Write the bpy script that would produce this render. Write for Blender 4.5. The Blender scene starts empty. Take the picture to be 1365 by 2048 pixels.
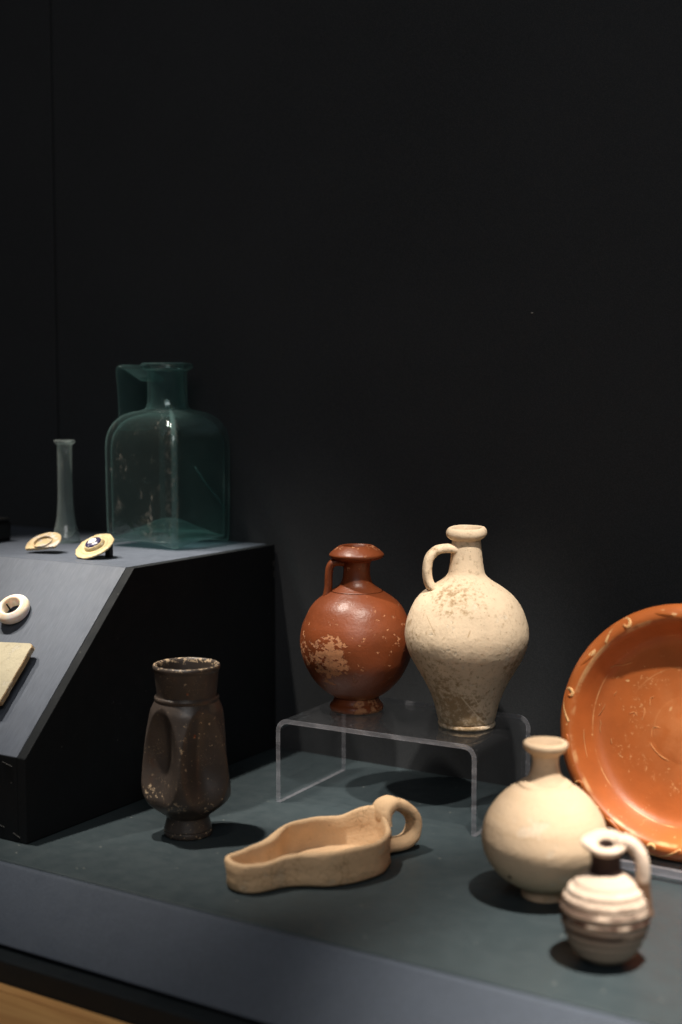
import bpy, bmesh, math, random
from mathutils import Vector, Matrix, noise
random.seed(7)
R = math.radians
sc = bpy.context.scene
COL = sc.collection

# ------------------------------------------------------------------ camera
cam = bpy.data.objects.new('camera', bpy.data.cameras.new('camera'))
COL.objects.link(cam)
cam.location = (0, 0, 0.40)
cam.rotation_euler = (R(90 - 5.06), 0, R(31.8))
cam.data.sensor_fit = 'VERTICAL'
cam.data.sensor_height = 36
cam.data.sensor_width = 24
cam.data.lens = 47.46
cam.data.clip_start = 0.02
cam.data.clip_end = 60
cam.data.dof.use_dof = True
cam.data.dof.focus_distance = 1.30
cam.data.dof.aperture_fstop = 3.0
sc.camera = cam

# ------------------------------------------------------------------ world, lamps, exposure
w = bpy.data.worlds.new('World'); sc.world = w; w.use_nodes = True
w.node_tree.nodes['Background'].inputs[0].default_value = (0.95, 0.97, 1.0, 1)
w.node_tree.nodes['Background'].inputs[1].default_value = 0.025

def spot(name, loc, target, watts, cone, blend, radius=0.022, col=(1, 0.925, 0.82)):
    l = bpy.data.lights.new(name, 'SPOT'); l.energy = watts; l.spot_size = R(cone); l.spot_blend = blend
    l.shadow_soft_size = radius; l.color = col
    o = bpy.data.objects.new(name, l); COL.objects.link(o)
    o.location = loc
    o.rotation_euler = (Vector(target) - Vector(loc)).to_track_quat('-Z', 'Y').to_euler()
    return o
spot('track_spot', (-1.04, 0.80, 1.5), (-0.78, 1.02, 0.08), 118, 24, 0.85)
spot('track_spot', (-0.03, 0.74, 1.5), (-0.20, 0.885, 0.0), 310, 26, 1.0)
spot('track_spot', (-0.18, 0.62, 1.45), (-0.565, 1.10, 0.16), 118, 14, 0.9)
spot('track_spot', (-0.10, 0.66, 1.5), (-0.32, 1.12, 0.09), 106, 13, 0.9)  # extra spot, added to brighten the plate
spot('track_spot', (-1.45, 0.78, 1.5), (-0.97, 1.05, 0.24), 125, 19, 1.0)
spot('ledge_fill_spot', (-0.2, 0.0, 2.3), (-0.75, 0.58, -0.1), 55, 22, 1.0, 0.05)  # unseen spot, added to light the wooden ledge and front panel
def area(name, loc, target, watts, sx, sy, col=(1, 1, 1)):
    l = bpy.data.lights.new(name, 'AREA'); l.energy = watts; l.shape = 'RECTANGLE'; l.size = sx; l.size_y = sy; l.color = col
    o = bpy.data.objects.new(name, l); COL.objects.link(o); o.location = loc
    o.rotation_euler = (Vector(target) - Vector(loc)).to_track_quat('-Z', 'Y').to_euler()
area('fill_light', (0.55, -0.9, 1.6), (-0.6, 1.05, 0.1), 12, 1.3, 0.9)  # unseen soft area light, added as frontal fill on upright faces
sc.view_settings.view_transform = 'Standard'
sc.view_settings.look = 'None'
sc.view_settings.exposure = 0
sc.view_settings.gamma = 1
sc.cycles.use_denoising = True
sc.cycles.max_bounces = 14
sc.cycles.transparent_max_bounces = 32
sc.cycles.sample_clamp_indirect = 4
sc.cycles.caustics_reflective = False
sc.cycles.caustics_refractive = False

# ------------------------------------------------------------------ node helpers
class NT:
    def __init__(s, name):
        s.m = bpy.data.materials.new(name); s.m.use_nodes = True
        s.t = s.m.node_tree; s.t.nodes.clear()
        s.out = s.t.nodes.new('ShaderNodeOutputMaterial')
        s.co = s.t.nodes.new('ShaderNodeTexCoord').outputs['Object']
    def new(s, ty, **k):
        n = s.t.nodes.new(ty)
        for a, b in k.items(): setattr(n, a, b)
        return n
    def put(s, sock, v):
        if isinstance(v, bpy.types.NodeSocket): s.t.links.new(v, sock)
        elif isinstance(v, (tuple, list)) and sock.type == 'RGBA' and len(v) == 3: sock.default_value = (*v, 1)
        else: sock.default_value = v
    def scale(s, v, co=None):
        n = s.new('ShaderNodeMapping'); s.put(n.inputs[0], co or s.co); n.inputs['Scale'].default_value = v
        return n.outputs[0]
    def noise(s, sc_, det=6, rough=0.55, co=None, dist=0.0):
        n = s.new('ShaderNodeTexNoise'); s.put(n.inputs['Vector'], co or s.co)
        n.inputs['Scale'].default_value = sc_; n.inputs['Detail'].default_value = det
        n.inputs['Roughness'].default_value = rough; n.inputs['Distortion'].default_value = dist
        return n.outputs['Fac']
    def voro(s, sc_, co=None, feature='F1'):
        n = s.new('ShaderNodeTexVoronoi', feature=feature); s.put(n.inputs['Vector'], co or s.co)
        n.inputs['Scale'].default_value = sc_
        return n.outputs['Distance']
    def math(s, op, a, b=0.0, clamp=False):
        n = s.new('ShaderNodeMath', operation=op, use_clamp=clamp); s.put(n.inputs[0], a); s.put(n.inputs[1], b)
        return n.outputs[0]
    def ramp(s, v, lo, hi, a=0.0, b=1.0):
        n = s.new('ShaderNodeMapRange', clamp=True, interpolation_type='SMOOTHSTEP')
        s.put(n.inputs[0], v); s.put(n.inputs[1], lo); s.put(n.inputs[2], hi); s.put(n.inputs[3], a); s.put(n.inputs[4], b)
        return n.outputs[0]
    def mix(s, f, a, b):
        n = s.new('ShaderNodeMix', data_type='RGBA'); s.put(n.inputs[0], f); s.put(n.inputs[6], a); s.put(n.inputs[7], b)
        return n.outputs[2]
    def xyz(s):
        n = s.new('ShaderNodeSeparateXYZ'); s.put(n.inputs[0], s.co); return n.outputs
    def near(s, p, r0, r1, sq=(1, 1, 1)):
        co = s.scale(sq)
        n = s.new('ShaderNodeVectorMath', operation='DISTANCE'); s.put(n.inputs[0], co)
        n.inputs[1].default_value = tuple(p[i] * sq[i] for i in range(3))
        return s.ramp(n.outputs['Value'], r0, r1, 1.0, 0.0)
    def bump(s, h, dist, strength=1.0, normal=None):
        n = s.new('ShaderNodeBump'); s.put(n.inputs['Height'], h)
        n.inputs['Distance'].default_value = dist; n.inputs['Strength'].default_value = strength
        if normal: s.put(n.inputs['Normal'], normal)
        return n.outputs[0]
    def bsdf(s, col, rough=0.7, spec=0.3, normal=None, **k):
        n = s.new('ShaderNodeBsdfPrincipled'); s.put(n.inputs['Base Color'], col); s.put(n.inputs['Roughness'], rough)
        s.put(n.inputs['Specular IOR Level'], spec)
        if normal: s.put(n.inputs['Normal'], normal)
        for a, b in k.items(): s.put(n.inputs[a.replace('_', ' ')], b)
        return n.outputs[0]
    def done(s, sh):
        s.t.links.new(sh, s.out.inputs['Surface']); return s.m
    def mixsh(s, f, a, b):
        n = s.new('ShaderNodeMixShader'); s.put(n.inputs[0], f); s.t.links.new(a, n.inputs[1]); s.t.links.new(b, n.inputs[2])
        return n.outputs[0]

# ------------------------------------------------------------------ materials
def paint(name, col, rough=0.55, spec=0.3, streak=None, dust=0.0, var=0.25, blot=(1.0, 1.0, 1.0)):
    m = NT(name)
    n1 = m.noise(5, 5); n2 = m.noise(60, 6)
    c = m.mix(m.ramp(n1, 0.3, 0.7), tuple(x * (1 - var) for x in col), tuple(x * (1 + var) * b for x, b in zip(col, blot)))
    fine = m.noise(900, 3)
    if streak: fine = m.noise(1.0, 5, 0.7, m.scale(streak))
    c = m.mix(m.ramp(fine, 0.35, 0.75, 0.0, 0.35), c, tuple(min(1, x * 2.0) for x in col))
    if dust:
        sp = m.voro(95, m.co); pick = m.noise(38, 2)
        d = m.math('MULTIPLY', m.ramp(sp, 0.05, 0.10, 1, 0), m.ramp(pick, 0.54, 0.62))
        sp2 = m.voro(330, m.co); d2 = m.math('MULTIPLY', m.ramp(sp2, 0.06, 0.13, 1, 0), m.ramp(m.noise(22, 3), 0.5, 0.75, 0, 0.5))
        d = m.math('MULTIPLY', m.math('MAXIMUM', d, d2), dust)
        c = m.mix(d, c, (0.30, 0.30, 0.27))
    r = m.ramp(n2, 0.3, 0.7, rough - 0.08, rough + 0.08)
    return m.done(m.bsdf(c, r, spec, m.bump(fine, 0.0006, 0.35)))

M = {}
M['deck'] = paint('deck_paint', (0.028, 0.039, 0.044), 0.5, 0.35, dust=0.9, var=0.13)
M['panel'] = paint('panel_paint', (0.049, 0.060, 0.080), 0.6, 0.3, var=0.12)
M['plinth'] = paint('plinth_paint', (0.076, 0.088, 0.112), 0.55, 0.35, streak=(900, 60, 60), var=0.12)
M['plinth_shaded'] = paint('plinth_shaded_paint', (0.0095, 0.0110, 0.0125), 0.7, 0.15, dust=0.25)  # plinth paint with the shade on its upright faces put into the colour
M['wall'] = paint('wall_paint', (0.034, 0.036, 0.039), 0.85, 0.05, var=0.06)
M['seam'] = paint('seam_shadow_gap', (0.006, 0.006, 0.007), 0.8, 0.1)
M['black'] = paint('black_lacquer', (0.006, 0.006, 0.006), 0.5, 0.3)
M['rail'] = paint('rail_paint', (0.010, 0.013, 0.0155), 0.5, 0.2)
M['scrape'] = paint('scraped_paint', (0.045, 0.045, 0.043), 0.8, 0.2)
M['chip'] = paint('pale_chip', (0.35, 0.33, 0.30), 0.8, 0.2)

def wood():
    m = NT('oak_wood')
    g = m.noise(1.0, 7, 0.65, m.scale((4, 60, 60)), 0.6)
    c = m.mix(m.ramp(g, 0.3, 0.7), (0.42, 0.21, 0.075), (0.60, 0.34, 0.13))
    return m.done(m.bsdf(c, 0.45, 0.4, m.bump(g, 0.0006, 0.3)))
M['wood'] = wood()

def acrylic(name, dust=0.02, scratch=0.10):
    m = NT(name)
    lw = m.new('ShaderNodeLayerWeight'); lw.inputs['Blend'].default_value = 0.5
    F = m.math('ADD', m.math('MULTIPLY', m.math('POWER', lw.outputs['Facing'], 5.0), 0.90), 0.06)
    tr = m.new('ShaderNodeBsdfTransparent'); tr.inputs[0].default_value = (0.95, 0.955, 0.96, 1)
    gl = m.new('ShaderNodeBsdfGlossy'); gl.inputs['Roughness'].default_value = 0.025
    gl.inputs['Color'].default_value = (1, 1, 1, 1)
    a = m.mixsh(F, tr.outputs[0], gl.outputs[0])
    df = m.new('ShaderNodeBsdfDiffuse'); df.inputs[0].default_value = (0.62, 0.62, 0.66, 1)
    sc1 = m.noise(1.0, 3, 0.5, m.scale((500, 40, 120)), 1.5)
    sp = m.voro(420); pk = m.noise(60, 3)
    d = m.math('ADD', m.ramp(sc1, 0.66, 0.74, 0, scratch * 0.5), m.math('MULTIPLY', m.ramp(sp, 0.05, 0.12, scratch * 2, 0), m.ramp(pk, 0.5, 0.7)))
    d = m.math('ADD', d, m.ramp(m.noise(9, 5), 0.3, 0.7, dust * 0.5, dust * 1.5))
    return m.done(m.mixsh(d, a, df.outputs[0]))
M['acrylic'] = acrylic('clear_acrylic', 0.007, 0.10)

def acrylic_edge(name, lo, hi):  # light reflected inside the sheet edge is put in as pale colour
    m = NT(name)
    tr = m.new('ShaderNodeBsdfTransparent'); tr.inputs[0].default_value = (0.78, 0.79, 0.83, 1)
    gl = m.bsdf((0.62, 0.61, 0.66), 0.22, 0.7)
    st = m.noise(1.0, 4, 0.6, m.scale((30, 30, 140)), 0.8)
    return m.done(m.mixsh(m.ramp(st, 0.3, 0.75, lo, hi), tr.outputs[0], gl))
M['acrylic_edge'] = acrylic_edge('lit_sawn_acrylic_edge', 0.13, 0.32)
M['acrylic_edge_glint'] = acrylic_edge('acrylic_edge_glint', 0.16, 0.45)

def glass(name, tint, dust, film_col, face_y=None, sparkle=0.25, base=0.01, body=None, rimf=0.0, flat=0.08):
    m = NT(name)
    lw = m.new('ShaderNodeLayerWeight'); lw.inputs['Blend'].default_value = 0.5
    wav = m.bump(m.noise(40, 3), 0.004, 0.35)
    F = m.math('ADD', m.math('MULTIPLY', m.math('POWER', lw.outputs['Facing'], 4.0), 0.75), 0.07)
    tr = m.new('ShaderNodeBsdfTransparent'); tr.inputs[0].default_value = (*tint, 1)
    gl = m.new('ShaderNodeBsdfGlossy'); gl.inputs['Roughness'].default_value = 0.07
    m.put(gl.inputs['Normal'], wav)
    a = m.mixsh(F, tr.outputs[0], gl.outputs[0])
    if body:
        tl = m.new('ShaderNodeBsdfTranslucent'); tl.inputs[0].default_value = (*body, 1)
        dfb = m.new('ShaderNodeBsdfDiffuse'); dfb.inputs[0].default_value = (*body, 1)
        bs = m.mixsh(0.5, dfb.outputs[0], tl.outputs[0])
        k = m.math('ADD', m.math('MULTIPLY', m.math('POWER', lw.outputs['Facing'], 2.5), rimf), rimf * flat)
        if face_y is not None:      # bright corner lines put in as paler colour, as of thicker glass
            x, y, z = m.xyz(); ax, ay = m.math('ABSOLUTE', x), m.math('ABSOLUTE', y)
            cr = m.math('DIVIDE', m.math('MINIMUM', ax, ay), m.math('MAXIMUM', m.math('MAXIMUM', ax, ay), 0.001))
            k = m.math('ADD', k, m.ramp(cr, 0.86, 0.97, 0, 0.22))
        a = m.mixsh(k, a, bs)
    film = m.bsdf(film_col, 0.6, 0.4)
    n1 = m.noise(110, 8, 0.7, m.scale((1, 1, 0.5))); n2 = m.noise(22, 4)
    mask = m.math('MULTIPLY', m.ramp(n1, 0.57, 0.68), m.ramp(n2, 0.40, 0.60))
    mask = m.math('MULTIPLY', mask, sparkle)
    haze = m.ramp(m.noise(22, 6), 0.3, 0.75, dust * 0.4, dust)
    f = m.math('ADD', mask, haze)
    if face_y is not None:
        f = m.math('MULTIPLY', f, m.ramp(m.xyz()[1], face_y, face_y + 0.012, 1.0, 0.25))
    if face_y is not None:      # worn, crusted front corner
        f = m.math('ADD', f, m.math('MULTIPLY', m.near((0.050, -0.050, 0), 0.002, 0.016, (1, 1, 0)), m.ramp(m.noise(160, 6, 0.7), 0.50, 0.66, 0, 0.22)))
    f = m.math('ADD', f, base)
    return m.done(m.mixsh(f, a, film))
M['bottle'] = glass('blue_green_glass', (0.84, 0.93, 0.925), 0.012, (0.30, 0.27, 0.23), face_y=-0.047, sparkle=0.30, base=0.003, body=(0.24, 0.40, 0.39), rimf=0.26, flat=0.025)
M['bottle_thick'] = glass('thick_blue_green_glass', (0.74, 0.89, 0.88), 0.03, (0.16, 0.28, 0.28), sparkle=0.12, base=0.02, body=(0.22, 0.40, 0.39), rimf=0.32, flat=0.05)
M['bottle_base'] = glass('bottle_base_glass', (0.74, 0.89, 0.88), 0.02, (0.14, 0.26, 0.26), sparkle=0.03, base=0.04, body=(0.16, 0.32, 0.32), rimf=0.15)
M['vial'] = glass('pale_iridescent_glass', (0.86, 0.92, 0.91), 0.11, (0.36, 0.40, 0.39), sparkle=0.35, base=0.04, body=(0.66, 0.74, 0.72), rimf=0.38)

def pot(name, slip, worn, spots=(), rough=0.6, spec=0.35, mottling=0.3, ns=70, thr=(0.60, 0.64), base=0.0,
        dirt=None, dirt_amt=0.0, dirt_sp=(), pits=0.0, bump=0.0008, stretch=(1, 1, 1), extra=None, dirt_ns=45, speck=0.0, depth=0.25):
    m = NT(name)
    st = m.scale(stretch)
    big = m.noise(22, 5); n = m.noise(ns, 8, 0.62, st); fine = m.noise(420, 4)
    c = m.mix(m.ramp(big, 0.3, 0.7), tuple(x * (1 - mottling) for x in slip), tuple(min(1, x * (1 + mottling)) for x in slip))
    # worn areas: the noise is biased upward near given places
    v = m.math('ADD', n, base)
    for p, r0, r1, amt, sq in spots:
        v = m.math('ADD', v, m.math('MULTIPLY', m.near(p, r0, r1, sq), amt))
    wm = m.ramp(v, thr[0], thr[1])
    c = m.mix(wm, c, m.mix(m.ramp(fine, 0.3, 0.7), tuple(x * 0.85 for x in worn), worn))
    if dirt:
        dn = m.noise(dirt_ns, 9, 0.7)
        dv = m.math('ADD', dn, dirt_amt)
        for p, r0, r1, amt, sq in dirt_sp:
            dv = m.math('ADD', dv, m.math('MULTIPLY', m.near(p, r0, r1, sq), amt))
        c = m.mix(m.ramp(dv, 0.52, 0.74, 0, 0.85), c, dirt)
        if pits:
            pv = m.math('MULTIPLY', m.ramp(m.voro(150), 0.05, 0.14, 1, 0), m.ramp(m.noise(90, 2), 0.52, 0.6))
            c = m.mix(m.math('MULTIPLY', pv, pits), c, tuple(x * 0.4 for x in dirt))
    if speck:
        sv = m.math('MULTIPLY', m.ramp(m.voro(900), 0.12, 0.24, 1, 0), m.ramp(m.noise(70, 5, 0.75), 0.48, 0.70))
        c = m.mix(m.math('MULTIPLY', sv, speck), c, worn)
    if extra: c = extra(m, c)
    h = m.math('ADD', m.math('MULTIPLY', fine, 0.35), m.math('MULTIPLY', m.noise(130, 6), 0.8))
    h = m.math('SUBTRACT', h, m.math('MULTIPLY', wm, depth))
    rr = m.ramp(wm, 0, 1, rough, min(1, rough + 0.35))
    return m.done(m.bsdf(c, rr, spec, m.bump(h, bump, 0.6)))

I1 = (1, 1, 1)
def wheel(m, c):      # fine wheel lines
    ln = m.noise(1.0, 4, 0.6, m.scale((6, 6, 420)))
    return m.mix(m.ramp(ln, 0.55, 0.75, 0, 0.22), c, (0.12, 0.03, 0.012))
M['red'] = pot('red_slip', (0.180, 0.043, 0.013), (0.47, 0.20, 0.088),
    spots=[((-0.024, -0.048, 0.062), 0.006, 0.031, 0.25, I1), ((-0.050, -0.02, 0.060), 0.005, 0.030, 0.14, I1),
           ((-0.03, -0.04, 0.033), 0.005, 0.025, 0.13, I1), ((0.035, -0.04, 0.078), 0.0, 0.04, 0.045, I1),
           ((0.01, -0.015, 0.0), 0.008, 0.030, 0.18, I1), ((0.0, 0.0, 0.158), 0.015, 0.03, 0.06, I1)],
    rough=0.40, spec=0.5, ns=140, thr=(0.645, 0.665), mottling=0.16, stretch=(1, 1, 1.5), extra=wheel, bump=0.0009, depth=0.7)
def scars(m, c):
    x, y, z = m.xyz()
    for (ax, az, bx, bz, hw) in ((-0.006, 0.036, 0.016, 0.008, 0.0006), (0.004, 0.040, 0.020, 0.010, 0.0005), (-0.038, 0.112, -0.028, 0.094, 0.0003), (0.000, 0.094, 0.003, 0.102, 0.0006)):
        dx, dz = bx - ax, bz - az; L = math.hypot(dx, dz)
        d = m.math('ABSOLUTE', m.math('ADD', m.math('MULTIPLY', m.math('SUBTRACT', x, ax), dz / L), m.math('MULTIPLY', m.math('SUBTRACT', z, az), -dx / L)))
        u = m.math('ADD', m.math('MULTIPLY', m.math('SUBTRACT', x, ax), dx / L), m.math('MULTIPLY', m.math('SUBTRACT', z, az), dz / L))
        k = m.math('MULTIPLY', m.ramp(d, hw * 0.5, hw * 1.5, 0.7, 0), m.math('MULTIPLY', m.ramp(u, 0, 0.002), m.ramp(u, L - 0.002, L, 1, 0)))
        k = m.math('MULTIPLY', k, m.ramp(y, -0.01, 0.0, 1, 0))
        c = m.mix(k, c, (0.42, 0.27, 0.14) if az > 0.09 else (0.80, 0.66, 0.46))
    sp = m.math('MULTIPLY', m.ramp(m.voro(330), 0.08, 0.17, 1, 0), m.ramp(m.noise(55, 3), 0.46, 0.62, 0, 0.75))
    return m.mix(sp, c, (0.17, 0.10, 0.05))
M['white'] = pot('cream_clay', (0.72, 0.565, 0.40), (0.79, 0.655, 0.49), rough=0.85, spec=0.15, mottling=0.08, ns=60,
    dirt=(0.30, 0.19, 0.09), dirt_amt=-0.005, pits=0.9, dirt_ns=190,
    dirt_sp=[((-0.025, -0.04, 0.025), 0.005, 0.06, 0.15, I1), ((0.0, -0.03, 0.008), 0.0, 0.040, 0.16, I1),
             ((-0.012, -0.035, 0.126), 0.005, 0.035, 0.12, I1), ((0.04, -0.03, 0.066), 0.0, 0.032, 0.11, I1),
             ((-0.055, -0.02, 0.085), 0.0, 0.040, 0.10, I1), ((-0.03, 0, 0.16), 0.0, 0.03, 0.12, I1)], bump=0.0014, extra=scars)
M['beaker'] = pot('dark_colour_coat', (0.058, 0.045, 0.038), (0.62, 0.45, 0.28),
    spots=[((0, 0, 0.158), 0.026, 0.036, 0.17, (1, 1, 3)), ((-0.035, -0.02, 0.046), 0.0, 0.018, 0.12, I1),
           ((-0.012, -0.04, 0.03), 0.0, 0.022, 0.11, I1), ((0.016, -0.03, 0.026), 0.0, 0.02, 0.09, I1), ((0.0, 0.0, -0.004), 0.016, 0.028, 0.17, I1),
           ((0.028, -0.02, 0.10), 0.0, 0.03, 0.05, I1), ((-0.004, -0.04, 0.09), 0.0, 0.014, 0.10, (1.8, 1, 0.4))],
    rough=0.37, spec=0.5, ns=330, thr=(0.655, 0.69), mottling=0.25, speck=1.0, bump=0.0004, dirt=(0.075, 0.040, 0.025), dirt_amt=-0.02)
def cracks(m, c):
    n = m.new('ShaderNodeTexVoronoi', feature='DISTANCE_TO_EDGE'); n.inputs['Scale'].default_value = 130
    wob = m.new('ShaderNodeVectorMath', operation='ADD'); m.put(wob.inputs[0], m.co)
    nz = m.new('ShaderNodeTexNoise'); nz.inputs['Scale'].default_value = 90; m.put(nz.inputs['Vector'], m.co)
    sc_ = m.new('ShaderNodeVectorMath', operation='SCALE'); m.put(sc_.inputs[0], nz.outputs['Color']); sc_.inputs['Scale'].default_value = 0.012
    m.put(wob.inputs[1], sc_.outputs[0]); m.put(n.inputs['Vector'], wob.outputs[0])
    k = m.math('MULTIPLY', m.ramp(n.outputs['Distance'], 0.01, 0.05, 1, 0), m.ramp(m.noise(35, 3), 0.5, 0.62, 0, 0.5))
    return m.mix(k, c, (0.25, 0.13, 0.055))
M['lamp'] = pot('buff_clay', (0.63, 0.425, 0.250), (0.69, 0.50, 0.32), rough=0.8, spec=0.2, mottling=0.10, ns=40,
    dirt=(0.42, 0.245, 0.11), dirt_amt=-0.05, pits=0.5, bump=0.0017, dirt_ns=60, extra=cracks)
def rings_(m, c):
    ln = m.noise(1.0, 5, 0.65, m.scale((9, 9, 260)))
    c = m.mix(m.ramp(ln, 0.5, 0.75, 0, 0.28), c, (0.50, 0.33, 0.17))
    sp = m.math('MULTIPLY', m.ramp(m.voro(300), 0.08, 0.17, 1, 0), m.ramp(m.noise(60, 3), 0.5, 0.62, 0, 0.6))
    return m.mix(sp, c, (0.26, 0.16, 0.08))
M['flask'] = pot('pale_buff_clay', (0.71, 0.525, 0.355), (0.77, 0.61, 0.45), rough=0.8, spec=0.2, mottling=0.06, ns=30,
    dirt=(0.42, 0.27, 0.13), dirt_amt=-0.06, pits=0.6, bump=0.0011, extra=rings_,
    dirt_sp=[((0, 0, 0.022), 0.02, 0.05, 0.16, (1, 1, 1.6))])
def bands(m, c):
    z = m.xyz()[2]
    zz = m.math('ADD', z, m.math('MULTIPLY', m.math('SUBTRACT', m.noise(30, 3), 0.5), 0.003))
    brk = m.ramp(m.noise(60, 4), 0.28, 0.50)
    c = m.mix(m.ramp(zz, 0.027, 0.033, 0.8, 0.0), c, (0.34, 0.245, 0.18))
    for zc, hw, a in ((0.0465, 0.0010, 0.8), (0.0410, 0.0014, 0.9), (0.0345, 0.0021, 1.0), (0.0262, 0.0020, 0.95), (0.052, 0.0008, 0.5)):
        d = m.math('ABSOLUTE', m.math('SUBTRACT', zz, zc))
        k = m.math('MULTIPLY', m.ramp(d, hw * 0.6, hw * 1.3, a, 0), brk)
        c = m.mix(k, c, (0.06, 0.030, 0.020))
    return c
M['jug'] = pot('painted_cream_clay', (0.57, 0.445, 0.35), (0.64, 0.53, 0.43), rough=0.8, spec=0.2, mottling=0.10, ns=60, extra=bands,
    dirt=(0.30, 0.18, 0.11), dirt_amt=-0.09, bump=0.0010)
M['jug_dark'] = pot('brown_paint_and_shade', (0.045, 0.026, 0.022), (0.20, 0.12, 0.09), rough=0.7, spec=0.2, ns=60, thr=(0.6, 0.72))
M['jug_handle'] = pot('half_painted_clay', (0.58, 0.46, 0.37), (0.16, 0.09, 0.055), rough=0.8, spec=0.2, ns=80,
    spots=[((0.027, 0, 0.046), 0.010, 0.024, 0.36, I1)], thr=(0.60, 0.78))
def platelines(m, c):
    xy = m.xyz()
    r = m.math('SQRT', m.math('ADD', m.math('POWER', xy[0], 2.0), m.math('POWER', xy[1], 2.0)))
    wob = m.math('ADD', r, m.math('MULTIPLY', m.math('SUBTRACT', m.noise(25, 3), 0.5), 0.0012))
    brk = m.ramp(m.noise(34, 5), 0.45, 0.62)
    for rc, hw, a in ((0.0815, 0.0004, 0.7), (0.0275, 0.00035, 0.3), (0.0945, 0.0016, 0.8), (0.054, 0.0004, 0.4)):
        d = m.math('ABSOLUTE', m.math('SUBTRACT', wob, rc))
        c = m.mix(m.math('MULTIPLY', m.ramp(d, hw * 0.5, hw * 1.4, a, 0), brk), c, (0.78, 0.45, 0.20))
    c = m.mix(m.ramp(wob, 0.010, 0.062, 0.40, 0.0), c, m.mix(m.ramp(m.noise(70, 6), 0.35, 0.65), (0.52, 0.16, 0.045), (0.64, 0.26, 0.10)))
    # scattered abrasion on a ring round the middle
    ring = m.ramp(m.math('ABSOLUTE', m.math('SUBTRACT', r, 0.050)), 0.0, 0.028, 1, 0)
    n = m.math('ADD', m.noise(260, 9, 0.75, None, 0.8), m.math('MULTIPLY', ring, 0.085))
    n = m.math('ADD', n, m.math('MULTIPLY', m.math('SUBTRACT', m.noise(28, 2), 0.5), 0.22))
    c = m.mix(m.ramp(n, 0.66, 0.69, 0, 0.8), c, (0.80, 0.46, 0.21))
    return c
M['plate'] = pot('orange_red_slip', (0.49, 0.132, 0.032), (0.80, 0.46, 0.20), rough=0.42, spec=0.42, mottling=0.12, ns=120, thr=(0.665, 0.69),
    spots=[((-0.03, -0.085, 0.01), 0.0, 0.05, 0.05, I1)], extra=platelines, bump=0.0004)
M['scroll'] = pot('worn_barbotine', (0.52, 0.15, 0.035), (0.82, 0.47, 0.20), rough=0.45, spec=0.4, ns=90, thr=(0.40, 0.50), bump=0.0004)
M['scratch'] = pot('bare_clay_scratch', (0.70, 0.38, 0.16), (0.80, 0.46, 0.20), rough=0.8, spec=0.2)
M['leaf'] = pot('worn_leaf', (0.50, 0.135, 0.03), (0.82, 0.47, 0.20), rough=0.35, spec=0.5, ns=110, thr=(0.55, 0.60), bump=0.0004)
M['bronze'] = pot('ochre_enamel', (0.44, 0.345, 0.185), (0.56, 0.50, 0.37), rough=0.75, spec=0.25, ns=160, thr=(0.55, 0.66), mottling=0.25,
    dirt=(0.22, 0.15, 0.07), dirt_amt=-0.03, dirt_ns=140, bump=0.0010)
M['bronze2'] = pot('grey_ochre_crust', (0.48, 0.36, 0.20), (0.52, 0.46, 0.40), rough=0.8, spec=0.25, ns=90, thr=(0.5, 0.6), mottling=0.25,
    dirt=(0.18, 0.13, 0.08), dirt_amt=0.0, dirt_ns=140, bump=0.0012)
M['enamel'] = pot('violet_glass_paste', (0.035, 0.028, 0.075), (0.75, 0.72, 0.70), rough=0.25, spec=0.6, ns=260, thr=(0.60, 0.68), bump=0.0005)
M['pearl'] = pot('pale_bead_glass', (0.80, 0.74, 0.66), (0.62, 0.58, 0.60), rough=0.5, spec=0.4, ns=200, thr=(0.62, 0.75), bump=0.0003)
def bone():
    m = NT('polished_bone')
    c = m.mix(m.ramp(m.noise(90, 6), 0.35, 0.7), (0.80, 0.66, 0.47), (0.84, 0.78, 0.73))
    return m.done(m.bsdf(c, 0.35, 0.5, m.bump(m.noise(200, 4), 0.0003, 0.5), Subsurface_Weight=0.25, Subsurface_Scale=0.004))
M['bone'] = bone()
M['stone'] = pot('fine_grey_stone', (0.44, 0.39, 0.28), (0.50, 0.45, 0.35), rough=0.9, spec=0.15, ns=60, mottling=0.10,
    dirt=(0.28, 0.20, 0.11), dirt_amt=-0.05, pits=0.6, dirt_ns=120, bump=0.0012)
M['stone_edge'] = pot('chipped_stone', (0.40, 0.27, 0.15), (0.55, 0.45, 0.32), rough=0.95, spec=0.1, ns=150, thr=(0.5, 0.6), bump=0.003)

# ------------------------------------------------------------------ object helpers
def link(name, me, mat, parent=None):
    o = bpy.data.objects.new(name, me); COL.objects.link(o)
    for mm in (mat if isinstance(mat, (list, tuple)) else [mat]): me.materials.append(mm)
    if parent: o.parent = parent
    return o
def thing(name, label, cat, loc=(0, 0, 0), rotz=0.0, group=None):
    o = bpy.data.objects.new(name, None); COL.objects.link(o); o.empty_display_size = 0.02
    o.location = loc; o.rotation_euler = (0, 0, rotz); tag(o, label, cat, group); return o
def tag(o, label, cat, group=None):
    o['label'] = label; o['category'] = cat
    if group: o['group'] = group
def structure(o): o['kind'] = 'structure'; return o
def mesh_from(name, verts, faces, smooth=True):
    me = bpy.data.meshes.new(name); me.from_pydata(verts, [], faces); me.update()
    bm = bmesh.new(); bm.from_mesh(me); bmesh.ops.recalc_face_normals(bm, faces=bm.faces); bm.to_mesh(me); bm.free()
    if smooth:
        for p in me.polygons: p.use_smooth = True
    return me
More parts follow.
